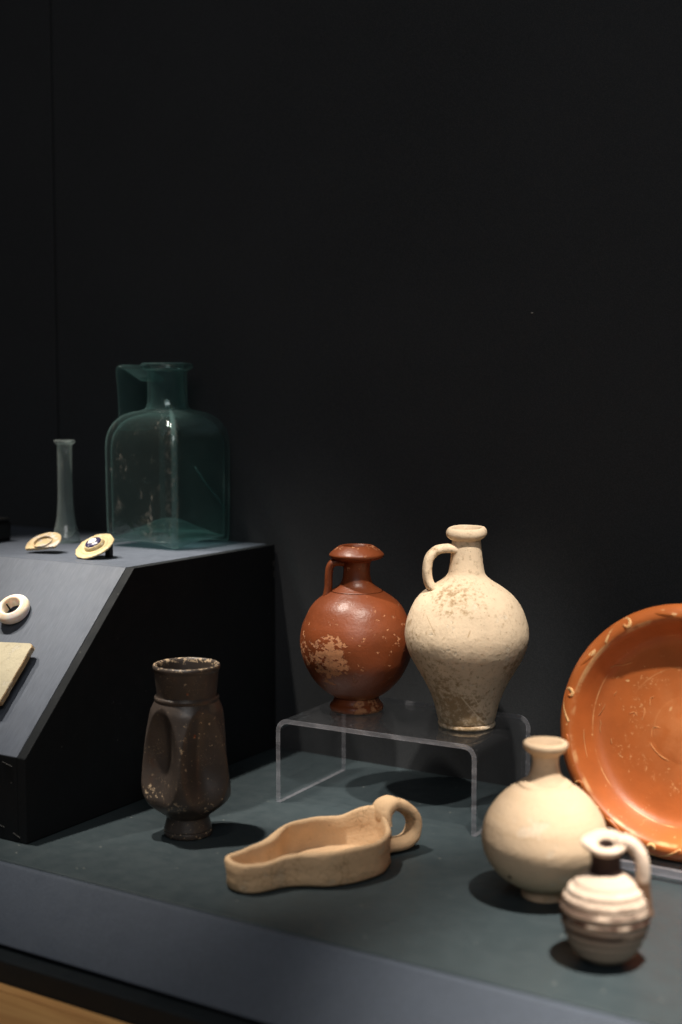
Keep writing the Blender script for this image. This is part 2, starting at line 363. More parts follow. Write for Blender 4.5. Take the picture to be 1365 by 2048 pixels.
def spline(pts, n=6):
    out = []
    P = [Vector(p) for p in pts]
    for i in range(len(P) - 1):
        p0 = P[max(0, i - 1)]; p1 = P[i]; p2 = P[i + 1]; p3 = P[min(len(P) - 1, i + 2)]
        for k in range(n):
            t = k / n
            # centripetal-ish tangents limited by the neighbouring spans
            m1 = (p2 - p0) * 0.5; m2 = (p3 - p1) * 0.5
            d = (p2 - p1).length
            for mm in (m1, m2):
                if mm.length > 1.6 * d and mm.length > 0: mm *= 1.6 * d / mm.length
            h00 = 2*t**3 - 3*t**2 + 1; h10 = t**3 - 2*t**2 + t; h01 = -2*t**3 + 3*t**2; h11 = t**3 - t**2
            out.append(p1 * h00 + m1 * h10 + p2 * h01 + m2 * h11)
    out.append(P[-1]); return out
def lathe(name, prof, mat, parent, seg=112, deform=None, wob=0.0, n=5, raw=False, seed=0.0):
    pts = [Vector((a, b)) for a, b in prof] if raw else spline(prof, n)
    V = []; F = []
    rows = []
    for p in pts:
        row = []
        if p[0] < 1e-5:
            V.append((0, 0, p[1])); row = [len(V) - 1]
        else:
            for k in range(seg):
                th = 2 * math.pi * k / seg
                r = p[0]; x, y, z = r * math.cos(th), r * math.sin(th), p[1]
                if wob:
                    q = Vector((x, y, z)) * 28 + Vector((seed, seed, 0))
                    s = 1 + wob * noise.noise(q) + wob * 0.4 * noise.noise(q * 3)
                    x *= s; y *= s
                if deform: x, y, z = deform(x, y, z, th)
                V.append((x, y, z)); row.append(len(V) - 1)
        rows.append(row)
    for a, b in zip(rows, rows[1:]):
        if len(a) == 1 and len(b) == 1: continue
        for k in range(seg):
            k2 = (k + 1) % seg
            if len(a) == 1: F.append((a[0], b[k], b[k2]))
            elif len(b) == 1: F.append((a[k], a[k2], b[0]))
            else: F.append((a[k], a[k2], b[k2], b[k]))
    return link(name, mesh_from(name, V, F), mat, parent)
def sweep(name, path, mat, parent, width, thick, side=None, n=8, seg=20, caps=True, widths=None, wob=0.0, thin0=None):
    """elliptical bar along a path of 3D points; `side` is the horizontal width direction"""
    P = spline(path, n); V = []; F = []; rows = []
    N = len(P)
    for i, p in enumerate(P):
        t = (P[min(N - 1, i + 1)] - P[max(0, i - 1)]).normalized()
        s = Vector(side).normalized() if side else t.cross(Vector((0, 0, 1))).normalized()
        s = (s - t * s.dot(t)).normalized(); q = t.cross(s)
        f = i / (N - 1)
        wd = width; tk = thick
        if widths:
            x = f * (len(widths) - 1); j = min(int(x), len(widths) - 2); fr = x - j
            k = widths[j] * (1 - fr) + widths[j + 1] * fr
            if isinstance(width, (int, float)): wd = width * k; tk = thick * (0.5 + 0.5 * k)
        if thin0: tk *= thin0 + (1 - thin0) * min(1, f / 0.22)
        row = []
        for k in range(seg):
            a = 2 * math.pi * k / seg
            c, d = math.cos(a), math.sin(a)
            e = 0.75
            cc = math.copysign(abs(c) ** e, c); dd = math.copysign(abs(d) ** e, d)
            v = p + s * cc * wd * 0.5 + q * dd * tk * 0.5
            if wob: v = v * (1 + wob * noise.noise(v * 90))
            V.append(v); row.append(len(V) - 1)
        rows.append(row)
    for a, b in zip(rows, rows[1:]):
        for k in range(seg): F.append((a[k], a[(k + 1) % seg], b[(k + 1) % seg], b[k]))
    if caps: F.append(tuple(rows[0][::-1])); F.append(tuple(rows[-1]))
    return link(name, mesh_from(name, V, F), mat, parent)
def prism(name, poly, axis, a0, a1, mat, parent=None, bevel=0.0):
    """extrude a polygon given in the two other axes along `axis`"""
    def pt(u, v, a): return {'x': (a, u, v), 'y': (u, a, v), 'z': (u, v, a)}[axis]
    n = len(poly)
    V = [pt(u, v, a0) for u, v in poly] + [pt(u, v, a1) for u, v in poly]
    F = [tuple(range(n))[::-1], tuple(range(n, 2 * n))] + [(i, (i + 1) % n, n + (i + 1) % n, n + i) for i in range(n)]
    me = mesh_from(name, V, F, False)
    if bevel:
        bm = bmesh.new(); bm.from_mesh(me)
        bmesh.ops.bevel(bm, geom=list(bm.edges), offset=bevel, segments=2, affect='EDGES', profile=0.5)
        bm.to_mesh(me); bm.free()
    return link(name, me, mat, parent)
def box(name, x0, x1, y0, y1, z0, z1, mat, parent=None, bevel=0.0):
    return prism(name, [(x0, y0), (x1, y0), (x1, y1), (x0, y1)], 'z', z0, z1, mat, parent, bevel)

# ------------------------------------------------------------------ the setting
wall = structure(box('back_wall', -2.2, 0.9, 1.2465, 1.27, -0.03, 1.9, M['seam']))
box('wall_panel', -2.2, -1.1815, 1.237, 1.246, -0.02, 1.9, M['wall'], wall, 0.0008)
box('wall_panel', -1.1772, 0.9, 1.237, 1.246, -0.02, 1.9, M['wall'], wall, 0.0008)
lathe('paint_chip', [(0, 0), (0.0009, 0.0002), (0.0006, 0.0006), (0, 0.0008)], M['chip'], wall, 10, raw=True)
ch = bpy.data.objects['paint_chip']; ch.location = (-0.546, 1.2371, 0.478); ch.rotation_euler = (R(90), 0, 0); ch.scale = (1.6, 0.8, 1)

deck = structure(box('deck', -2.2, 0.9, 0.8065, 1.2365, -0.045, 0.0, M['deck'], None, 0.0012))
prism('front_panel', [(0.8055, -0.0004), (0.8055, -0.0475), (0.7565, -0.0475), (0.755, -0.0455), (0.8, -0.0004)], 'x', -2.2, 0.9, M['panel'], deck, 0.0010)
prism('base_rail', [(0.7403, -0.0500), (0.802, -0.0500), (0.802, -0.095), (0.7403, -0.095)], 'x', -2.2, 0.9, M['rail'], deck, 0.0015)
fl = structure(box('wooden_ledge', -2.2, 0.9, 0.2, 0.802, -0.115, -0.0955, M['seam']))
for i, (y0, y1) in enumerate(((0.7305, 0.7395), (0.62, 0.7297), (0.51, 0.619), (0.40, 0.509), (0.29, 0.399))):
    box('board', -2.2, 0.9, y0, y1, -0.0952, -0.068 - 0.0008 * (i % 2), M['wood'], fl, 0.0012)

# ------------------------------------------------------------------ display plinth with a sloping front
PX = -0.852
pl = thing('display_plinth', 'dark painted angled display plinth with sloping front at the left of the deck', 'plinth', (PX, 0.845, 0))
prof = [(0.0, 0.0005), (0.0, 0.0775), (0.150, 0.231), (0.3890, 0.231), (0.3890, 0.0005)]
inn = [(0.012, 0.0005), (0.012, 0.0725), (0.155, 0.219), (0.377, 0.219), (0.377, 0.0005)]
for nm, i, mt in (('front_board', 0, 'plinth_shaded'), ('sloping_board', 1, 'plinth'), ('top_board', 2, 'plinth'), ('back_board', 3, 'plinth_shaded')):
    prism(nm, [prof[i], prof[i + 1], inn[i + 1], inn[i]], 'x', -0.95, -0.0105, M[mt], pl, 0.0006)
prism('side_board', [(a, b) for a, b in prof], 'x', -0.010, 0.0, M['plinth_shaded'], pl, 0.0008)
for (cx_, cy_, cz_, l_, r_) in ((-0.022, -0.0004, 0.0700, 0.012, 0.22), (-0.036, -0.0004, 0.0745, 0.010, 0.30), (-0.030, -0.0004, 0.012, 0.006, 0.2), (-0.012, -0.0004, 0.0065, 0.009, 0.35)):
    c_ = box('paint_scrape', -l_ / 2, l_ / 2, -0.0002, 0.0006, -0.0003, 0.0003, M['scrape'], pl)
    c_.location = (cx_, cy_, cz_); c_.rotation_euler = (0, r_, 0)
for (yy, zz, l_) in ((0.386, 0.210, 0.006), (0.387, 0.198, 0.008)):
    c_ = box('paint_scrape', -0.0004, 0.0002, -0.0006, 0.0006, -l_ / 2, l_ / 2, M['scrape'], pl)
    c_.location = (0.0004, yy, zz)
bx_ = thing('black_box', 'small black box with a rounded corner at the left edge of the plinth top', 'box', (-1.1545, 1.085, 0.2312))
box('casing', -0.045, 0.026, -0.022, 0.022, 0.0, 0.023, M['black'], bx_, 0.004)
box('lid', -0.044, 0.025, -0.021, 0.021, 0.0232, 0.0262, M['black'], bx_, 0.0012)

# ------------------------------------------------------------------ clear acrylic riser
rs = thing('acrylic_riser', 'clear acrylic bridge shaped display riser under the two flagons', 'display riser', (-0.7355, 1.066, 0.0003), R(2.2))
WX, DY, HT, TH, BR = 0.213, 0.130, 0.0837, 0.0046, 0.013
def bent(name, outer, inner, ends, parent):
    """strip between two polylines in xz, extruded along y; the sawn rims get the edge material"""
    n = len(outer); V = []
    lines = [[(a[0] + (b[0] - a[0]) * f, a[1] + (b[1] - a[1]) * f) for a, b in zip(outer, inner)] for f in (0, 0.13, 0.87, 1)]
    for y in (0, DY):
        for ln in lines: V += [(x, y, z) for x, z in ln]
    F = []; mi = []
    for k in range(n - 1):
        for a, b in ((0, 4), (3, 7)):
            F.append((a*n+k, a*n+k+1, b*n+k+1, b*n+k)); mi.append(0)
        for base in (0, 4):
            for q in range(3):
                F.append(((base+q)*n+k, (base+q)*n+k+1, (base+q+1)*n+k+1, (base+q+1)*n+k)); mi.append(1 if q == 1 else 2)
    for e, k in ((0, 0), (1, n - 1)):
        if e in ends:
            for q in range(3): F.append((q*n+k, (q+1)*n+k, (q+5)*n+k, (q+4)*n+k)); mi.append(1)
    me = mesh_from(name, V, F, False)
    o = link(name, me, [M['acrylic'], M['acrylic_edge'], M['acrylic_edge_glint']], parent)
    for p, q in zip(me.polygons, mi): p.material_index = q; p.use_smooth = (q == 0)
    me.set_sharp_from_angle(angle=R(40))
    return o
def corner(cx, cz, r, a0, a1, n=9):
    return [(cx + r * math.cos(R(a0 + (a1 - a0) * k / n)), cz + r * math.sin(R(a0 + (a1 - a0) * k / n))) for k in range(n + 1)]
ri = BR - TH
bent('side_panel', [(0, 0), (0, HT - BR - 0.0005)] + corner(BR, HT - BR, BR, 180, 90), [(TH, 0), (TH, HT - BR - 0.0005)] + corner(BR, HT - BR, ri, 180, 90), (0,), rs)
bent('top_panel', [(BR, HT), (WX / 2, HT - 0.0003), (WX - BR, HT)], [(BR, HT - TH), (WX / 2, HT - TH - 0.0003), (WX - BR, HT - TH)], (), rs)
bent('side_panel', [(WX, 0), (WX, HT - BR - 0.0005)] + corner(WX - BR, HT - BR, BR, 0, 90), [(WX - TH, 0), (WX - TH, HT - BR - 0.0005)] + corner(WX - BR, HT - BR, ri, 0, 90), (0,), rs)
ZR = 0.0003 + HT + 0.0002

# ------------------------------------------------------------------ red flagon
t = thing('red_flagon', 'glossy red slip flagon with flaked patches and a disc shaped lip', 'flagon', (-0.6871, 1.1377, ZR), R(31.1))
lathe('foot', [(0.0, 0.0012), (0.020, 0.0012), (0.0235, 0.0), (0.0258, 0.0005), (0.0270, 0.0030), (0.0262, 0.0058), (0.0242, 0.0080), (0.0228, 0.0108), (0.0222, 0.0134)], M['red'], t, wob=0.006)
lathe('body', [(0.0205, 0.0128), (0.0245, 0.0152), (0.0310, 0.0194), (0.0352, 0.0230), (0.0418, 0.0300), (0.0468, 0.0368), (0.0532, 0.0500), (0.0560, 0.0630), (0.0564, 0.0731), (0.0550, 0.0820), (0.0521, 0.0903), (0.0453, 0.1037), (0.0379, 0.1117), (0.0300, 0.1172), (0.0262, 0.1196)], M['red'], t, wob=0.008, seed=3)
lathe('neck', [(0.0252, 0.1192), (0.0254, 0.1203), (0.0222, 0.1222), (0.0178, 0.1254), (0.0151, 0.1292), (0.0137, 0.1343), (0.0132, 0.1419), (0.0142, 0.1485), (0.0170, 0.1512)], M['red'], t, wob=0.006)
lathe('lip', [(0.0150, 0.1506), (0.0225, 0.1516), (0.0262, 0.1535), (0.0273, 0.1556), (0.0262, 0.1577), (0.0228, 0.1607), (0.0190, 0.1634), (0.0165, 0.1648), (0.0150, 0.1650), (0.0138, 0.1638), (0.0120, 0.1600), (0.0105, 0.1540), (0.0102, 0.1400), (0.0, 0.1395)], M['red'], t, wob=0.008, seed=5)
sweep('handle', [(-0.0120, 0, 0.1480), (-0.0190, 0, 0.1486), (-0.0240, 0, 0.1470), (-0.0268, 0, 0.1425), (-0.0278, 0, 0.1340), (-0.0280, 0, 0.1245), (-0.0290, 0, 0.1175), (-0.0300, 0, 0.1130)], M['red'], t, 0.0145, 0.0080, (0, 1, 0), widths=[1.05, 0.95, 0.95, 1.0, 1.15])

# ------------------------------------------------------------------ cream flagon
t = thing('cream_flagon', 'tall cream clay flagon with brown stains and a tapering foot', 'flagon', (-0.5642, 1.1371, ZR), R(26.4))
def lean(x, y, z, th): return (x - 0.0014 * z / 0.15, y, z)
lathe('foot', [(0.0, 0.0010), (0.022, 0.0010), (0.0255, 0.0), (0.0272, 0.0014), (0.0272, 0.0032), (0.0262, 0.0046)], M['white'], t, wob=0.012)
lathe('body', [(0.0255, 0.0040), (0.0268, 0.0060), (0.0283, 0.0115), (0.0311, 0.0226), (0.0353, 0.0337), (0.0407, 0.0447), (0.0470, 0.0557), (0.0532, 0.0667), (0.0573, 0.0777), (0.0588, 0.0880), (0.0572, 0.0996), (0.0518, 0.1142), (0.0440, 0.1251), (0.0340, 0.1330), (0.0236, 0.1396), (0.0180, 0.1450), (0.0160, 0.1530), (0.0150, 0.1620), (0.0139, 0.1739), (0.0133, 0.1785)], M['white'], t, wob=0.012, seed=9, deform=lean)
def warp(x, y, z, th): return (x - 0.0017, y, z + 0.0009 * math.cos(th - 1.2) + 0.0002 * math.cos(3 * th))
lathe('lip', [(0.0128, 0.1775), (0.0155, 0.1788), (0.0182, 0.1812), (0.0192, 0.1842), (0.0184, 0.1874), (0.0164, 0.1894), (0.0145, 0.1892), (0.0132, 0.1876), (0.0118, 0.1830), (0.0104, 0.1760), (0.0100, 0.1600), (0.0, 0.1590)], M['white'], t, wob=0.015, deform=warp, seed=2)
h = [(-0.012, 0.1690), (-0.0215, 0.1700), (-0.0300, 0.1680), (-0.0370, 0.1615), (-0.0392, 0.1520), (-0.0388, 0.1430), (-0.0362, 0.1355), (-0.0310, 0.1310)]
ca, sa = math.cos(R(14)), math.sin(R(14))
sweep('handle', [(x * ca, x * sa, z) for x, z in h], M['white'], t, 0.0170, 0.0085, (-sa, ca, 0), widths=[1.1, 0.95, 0.9, 1.0, 1.35], wob=0.004)

# ------------------------------------------------------------------ dark indented beaker
t = thing('indented_beaker', 'dark brown indented beaker with pale chips, standing beside the plinth', 'beaker', (-0.7499, 0.9454, 0.0003), R(38.4))
def dent(x, y, z, th):
    a = (th - R(-100)) / R(72); fr = abs(a - math.floor(a) - 0.5) * 72      # degrees from the middle of a hollow
    zc = 0.069; hz = 0.052 if z > zc else 0.043
    q = ((z - zc) / hz) ** 2 + (fr / 35.0) ** 2
    r = math.hypot(x, y)
    k = 1.0
    if q < 1: k = 1 - 0.0160 / r * (1 - q) ** 1.15
    return (x * k, y * k, z)
lathe('foot', [(0.0, 0.0014), (0.016, 0.0014), (0.0195, 0.0), (0.0215, 0.0004), (0.0221, 0.0022), (0.0219, 0.0046), (0.0214, 0.0052), (0.0217, 0.0062), (0.0206, 0.0103), (0.0194, 0.0148), (0.0189, 0.0172)], M['beaker'], t, wob=0.008)
lathe('body', [(0.0186, 0.0166), (0.0200, 0.0182), (0.0228, 0.0206), (0.0290, 0.0252), (0.0350, 0.0301), (0.0388, 0.0351), (0.0407, 0.0401), (0.0417, 0.0501), (0.0408, 0.0650), (0.0390, 0.0799), (0.0368, 0.0948), (0.0350, 0.1047), (0.0330, 0.1145), (0.0309, 0.1195), (0.0287, 0.1236)], M['beaker'], t, 240, dent, wob=0.006, n=8)
lathe('collar', [(0.0280, 0.1230), (0.0288, 0.1240), (0.0292, 0.1258), (0.0289, 0.1274), (0.0278, 0.1284)], M['beaker'], t, wob=0.005)
lathe('neck', [(0.0272, 0.1280), (0.0269, 0.1293), (0.0273, 0.1340), (0.0279, 0.1392), (0.0288, 0.1480), (0.0292, 0.1510)], M['beaker'], t, wob=0.005)
lathe('rim', [(0.0288, 0.1506), (0.0299, 0.1522), (0.0304, 0.1542), (0.0299, 0.1560), (0.0287, 0.1567), (0.0273, 0.1560), (0.0264, 0.1540), (0.0256, 0.1480), (0.0245, 0.1390), (0.0235, 0.1300), (0.0220, 0.1230), (0.0150, 0.1190), (0.0, 0.1180)], M['beaker'], t, wob=0.008)
for (px, pz, rr) in ((0.0006, 0.1345, 0.0011), (0.0064, 0.0965, 0.0015)):
    yy = -0.0275 if pz > 0.12 else -0.0278
    lathe('pit_scar', [(0, 0.0), (rr * 0.5, 0.0), (rr * 0.9, 0.0004), (rr, 0.0001), (rr * 1.05, -0.0012)], M['red'], t, 14, raw=True, deform=lambda x, y, z, th: (x * (1 + 0.2 * math.sin(3 * th)) , y, z))
    o = bpy.data.objects[[k for k in bpy.data.objects.keys() if k.startswith('pit_scar')][-1]]
    o.location = (px, yy, pz); o.rotation_euler = (R(90), 0, 0)

# ------------------------------------------------------------------ open boat shaped lamp
t = thing('clay_lamp', 'open buff clay boat shaped lamp with spout and ring handle', 'oil lamp', (-0.634, 0.851, 0.0003), R(66))
# plan outline in local axes: u along the lamp from the spout tip, v to its left
plan = [(-0.0005, 0.000), (0.0015, 0.0090), (0.0065, 0.0145), (0.015, 0.0172), (0.028, 0.0192), (0.043, 0.0225), (0.060, 0.0320), (0.080, 0.0412), (0.102, 0.0432), (0.122, 0.0372), (0.138, 0.0272), (0.149, 0.0140), (0.1530, 0.0000),
        (0.149, -0.0165), (0.138, -0.0318), (0.124, -0.0424), (0.108, -0.0472), (0.089, -0.0476), (0.068, -0.0425), (0.052, -0.0305), (0.040, -0.0245), (0.028, -0.0240), (0.0155, -0.0228), (0.0055, -0.0178), (0.0008, -0.0095)]
def closed(pts, n):
    out = []; N = len(pts)
    for i in range(N):
        p0, p1, p2, p3 = (Vector(pts[(i + k) % N]) for k in (-1, 0, 1, 2))
        for k in range(n):
            s = k / n
            out.append(0.5 * ((2 * p1) + (p2 - p0) * s + (2 * p0 - 5 * p1 + 4 * p2 - p3) * s * s + (3 * p1 - p0 - 3 * p2 + p3) * s ** 3))
    return out
O = closed(plan, 7); NO = len(O)
def inset(pts, d):
    N = len(pts); out = []
    for i in range(N):
        tg = (pts[(i + 1) % N] - pts[i - 1]).normalized()
        nrm = Vector((-tg.y, tg.x))          # plan runs clockwise-left: inside is to the right of travel
        out.append(pts[i] + nrm * d * (1 + (0.45 * math.exp(-((pts[i].x - 0.052) / 0.012) ** 2) if abs(d) > 0.003 else 0)))
    return out
area = sum(O[i].x * O[(i + 1) % NO].y - O[(i + 1) % NO].x * O[i].y for i in range(NO))
sg = 1 if area > 0 else -1
def rimh(p):
    z = 0.0245 + 0.0058 * max(0, min(1, (p.x - 0.02) / 0.05))
    k = max(0, min(1, (p.x - 0.128) / 0.025)); k = k * k * (3 - 2 * k)
    side = max(0.0, min(1, (p.y + 0.024) / 0.024)); side = side * side * (3 - 2 * side)
    return z + 0.0118 * k * side
def ring(d, zf): return [(q.x, q.y, zf(O[i])) for i, q in enumerate(inset(O, sg * d))]
rings = [ring(0.0055, lambda p: 0.0004), ring(0.0022, lambda p: 0.0006), ring(0.0006, lambda p: 0.0030), ring(0.0014, lambda p: 0.0090),
         ring(0.0006, lambda p: rimh(p) * 0.6), ring(0.0, lambda p: rimh(p) - 0.0030), ring(0.0008, lambda p: rimh(p) - 0.0011), ring(0.0028, lambda p: rimh(p)),
         ring(0.0046, lambda p: rimh(p) - 0.0008), ring(0.0056, lambda p: rimh(p) - 0.0030), ring(0.0058, lambda p: rimh(p) * 0.6), ring(0.0064, lambda p: 0.0066),
         ring(0.0082, lambda p: 0.0048)]
V = []; F = []
for rg in rings:
    for p in rg:
        q = Vector(p); s = noise.noise(q * 55) * 0.0016 + noise.noise(q * 140) * 0.0004
        k = 1.0 if q.z > 0.002 else 0.0
        V.append(q + Vector((s * k, noise.noise(q * 60 + Vector((5, 1, 2))) * 0.0010 * k, noise.noise(q * 48 + Vector((2, 7, 3))) * 0.0010 * k)))
for a in range(len(rings) - 1):
    for i in range(NO): F.append((a * NO + i, a * NO + (i + 1) % NO, (a + 1) * NO + (i + 1) % NO, (a + 1) * NO + i))
def fill(idx, cz):      # close a ring towards a centre line so that the narrow waist stays inside
    base = len(V)
    for i in idx:
        p = Vector(V[i]); V.append(Vector((p.x * 0.96 + 0.0035, 0.25 * p.y + 0.75 * (0.010 * max(0, min(1, p.x / 0.09))), cz)))
    n = len(idx)
    for i in range(n): F.append((idx[i], idx[(i + 1) % n], base + (i + 1) % n, base + i))
    V.append(Vector((0.08, 0.008, cz))); c = len(V) - 1
    F.extend((base + i, base + (i + 1) % n, c) for i in range(n))
fill(list(range((len(rings) - 1) * NO, len(rings) * NO)), 0.0044)
fill(list(range(NO)), 0.0004)
link('bowl', mesh_from('bowl', V, F), M['lamp'], t)
hy = 0.006
sweep('handle', [(0.1508, 0, 0.0290), (0.1512, 0, 0.0352), (0.1540, 0, 0.0408), (0.1610, 0, 0.0436), (0.1705, -0.001, 0.0408), (0.1785, -0.002, 0.0350), (0.1840, -0.002, 0.0270), (0.1852, -0.002, 0.0180), (0.1810, -0.002, 0.0105), (0.1730, -0.001, 0.0066), (0.1620, 0, 0.0066), (0.1500, 0, 0.0085)],
      M['lamp'], t, 0.0190, 0.0112, (0, 1, 0), widths=[1.8, 1.35, 1.0, 0.92, 0.95, 1.0, 1.2], wob=0.01, thin0=0.28)

# ------------------------------------------------------------------ pale round flask
t = thing('round_flask', 'pale buff round bodied flask with a narrow flaring neck', 'flask', (-0.4135, 0.9736, 0.0003), R(23))
lathe('foot', [(0.0, 0.0010), (0.014, 0.0010), (0.0168, 0.0), (0.0180, 0.0012), (0.0180, 0.0060), (0.0176, 0.0086)], M['flask'], t, wob=0.02)
lathe('body', [(0.0170, 0.0078), (0.0195, 0.0086), (0.0262, 0.0120), (0.0360, 0.0189), (0.0430, 0.0268), (0.0477, 0.0359), (0.0498, 0.0450), (0.0494, 0.0528), (0.0467, 0.0631), (0.0425, 0.0709), (0.0366, 0.0787), (0.0290, 0.0858), (0.0222, 0.0902), (0.0200, 0.0908)], M['flask'], t, wob=0.007, seed=4)
def step(x, y, z, th): return (x, y, z + (0.0012 * math.sin(2 * th + 1.0) if z < 0.094 else 0))
lathe('neck', [(0.0212, 0.0898), (0.0205, 0.0912), (0.0185, 0.0925), (0.0152, 0.0948), (0.0122, 0.0995), (0.0107, 0.1050), (0.0103, 0.1090), (0.0108, 0.1142), (0.0118, 0.1156)], M['flask'], t, wob=0.012, deform=step)
lathe('rim', [(0.0112, 0.1152), (0.0148, 0.1176), (0.0172, 0.1204), (0.0178, 0.1228), (0.0171, 0.1248), (0.0152, 0.1256), (0.0132, 0.1248), (0.0112, 0.1225), (0.0088, 0.1190), (0.0076, 0.1140), (0.0072, 0.1000), (0.0, 0.099)], M['flask'], t, wob=0.012)
lathe('pit', [(0, 0.0002), (0.0012, 0.0002), (0.0017, -0.0004), (0.0018, -0.002)], M['jug_dark'], t, 14, raw=True)
o = bpy.data.objects['pit']; o.location = (-0.0262, -0.0344, 0.0260); o.rotation_euler = (R(118), 0, R(-37))

# ------------------------------------------------------------------ small ribbed jug
t = thing('ribbed_jug', 'small pale ribbed jug with brown bands, nearest the front right corner', 'jug', (-0.3285, 0.8834, 0.0003), R(20.4))
def ribs(x, y, z, th):
    if 0.006 < z < 0.060:
        k = 1 + 0.022 * math.sin(z / 0.0063 * 2 * math.pi + 0.4 * math.sin(th))
        x *= k; y *= k
    return (x, y, z)
jb = [(0.0, 0.0006), (0.008, 0.0), (0.0122, 0.0006), (0.0172, 0.0036), (0.0209, 0.0070), (0.0246, 0.0125), (0.0284, 0.0215), (0.0306, 0.0297), (0.0311, 0.0355), (0.0306, 0.0413), (0.0275, 0.0494), (0.0222, 0.0563), (0.0160, 0.0618), (0.0118, 0.0640)]
lathe('body', jb, M['jug'], t, 112, ribs, wob=0.012, n=12, seed=6)
lathe('neck', [(0.0132, 0.0622), (0.0118, 0.0640), (0.0108, 0.0668), (0.0103, 0.0700), (0.0105, 0.0740), (0.0112, 0.0785), (0.0112, 0.0815)], M['jug_dark'], t, wob=0.012, deform=lambda x, y, z, th: (x, y, z + 0.28 * y * max(0, min(1, (z - 0.066) / 0.014))))
def mouth(x, y, z, th):
    d = math.cos(th - math.pi)
    k = 1 + 0.20 * max(0, d) ** 10 * (1 if math.hypot(x, y) > 0.010 else 0)
    return (x * k, y * k, z + 0.28 * y + 0.0008)
lathe('mouth', [(0.0100, 0.0795), (0.0124, 0.0806), (0.0138, 0.0822), (0.0145, 0.0836), (0.0145, 0.0850), (0.0135, 0.0857), (0.0110, 0.0858), (0.0080, 0.0852), (0.0060, 0.0838), (0.0056, 0.0830)], M['jug'], t, deform=mouth, wob=0.02)
lathe('throat', [(0.0058, 0.0834), (0.0052, 0.0815), (0.0046, 0.0740), (0.0052, 0.0560), (0.0, 0.055)], M['jug_dark'], t, deform=mouth, wob=0.02)  # dark colour stands for the shade inside the mouth
sweep('handle', [(0.0080, 0.002, 0.0850), (0.0135, 0.002, 0.0856), (0.0188, 0.002, 0.0830), (0.0230, 0.001, 0.0770), (0.0252, 0, 0.0690), (0.0258, 0, 0.0600), (0.0264, 0, 0.0500), (0.0276, 0, 0.0420), (0.0290, 0, 0.0350)], M['jug_handle'], t, 0.0130, 0.0098, (0, 1, 0), widths=[1.3, 1.1, 1.0, 0.95, 0.95, 1.05], wob=0.02)

# ------------------------------------------------------------------ red plate on a clear stand
TILT = R(10)
t = thing('red_plate', 'large orange red plate with curled relief on its rim, stood upright', 'plate', (-0.3465, 1.0950, 0.1160))
t.rotation_euler = (R(90) - TILT, 0, 0)     # local z faces the visitor, local y up the plate
PR = 0.108
pp = [(0.0, -0.0198), (0.010, -0.0204), (0.020, -0.0213), (0.027, -0.0222), (0.0295, -0.0226), (0.045, -0.0236), (0.062, -0.0236), (0.074, -0.0222), (0.0805, -0.0188), (0.0855, -0.0128), (0.0900, -0.0060), (0.0935, -0.0012), (0.0962, 0.0008), (0.1000, 0.0006), (0.1040, -0.0016), (0.1068, -0.0052), (0.1080, -0.0092), (0.1068, -0.0106), (0.1050, -0.0090), (0.1020, -0.0055), (0.0975, -0.0040), (0.0940, -0.0060), (0.0890, -0.0160), (0.0820, -0.0245), (0.0720, -0.0285), (0.0520, -0.0292), (0.0500, -0.0370), (0.0470, -0.0372), (0.0460, -0.0296), (0.0, -0.0290)]
lathe('dish', pp, M['plate'], t, 200, wob=0.0012, n=5)
def flange(a, r):      # a point on the rim's upper face
    z = {True: 0.0008 - ((r - 0.0970) / 0.0110) ** 2 * 0.0100, False: 0.0006}[r > 0.0962]
    return Vector((r * math.cos(a), r * math.sin(a), z))
for a0 in [R(121 + 47 * k) for k in range(-1, 7)]:
    P = []
    for k in range(9):       # stem
        q = k / 8
        P.append(flange(a0 + 0.25 * (1 - q), 0.0968 + 0.0082 * math.sin(q * 1.55)))
    cxr, rr = 0.1002, 0.0048
    for k in range(1, 13):   # curl at the end
        b = math.pi / 2 - k / 12 * 4.9
        q = rr * (1 - 0.055 * k)
        P.append(flange(a0 - (q * math.cos(b)) / cxr, cxr + q * math.sin(b)))
    sweep('scroll', P, M['scroll'], t, 0.0024, 0.0032, (0, 0, 1), n=3, seg=8, widths=[0.4, 0.9, 1.1, 1.15, 1.1, 1.0])
    # ivy leaf beyond the foot of the stem
    V = []; F = []; NU, NV = 18, 9; ac = a0 + R(27)
    for i in range(NU):
        u = i / (NU - 1)
        wd = 0.0056 * (math.sin(math.pi * u ** 0.6) ** 0.7) * (1.0 if u < 0.5 else 1.0)
        for j in range(NV):
            v = j / (NV - 1) * 2 - 1
            p = flange(ac - 0.13 + 0.27 * u, min(0.1075, 0.1012 + wd * v + 0.003 * (u - 0.3)))
            p.z += -0.0010 + 0.0026 * (1 - v ** 4) * math.sin(math.pi * min(1, u + 0.03)) ** 0.4 * (1 - 0.35 * math.exp(-(v / 0.18) ** 2))
            V.append(p)
    for i in range(NU - 1):
        for j in range(NV - 1): F.append((i * NV + j, i * NV + j + 1, (i + 1) * NV + j + 1, (i + 1) * NV + j))
    link('leaf', mesh_from('leaf', V, F), M['leaf'], t)

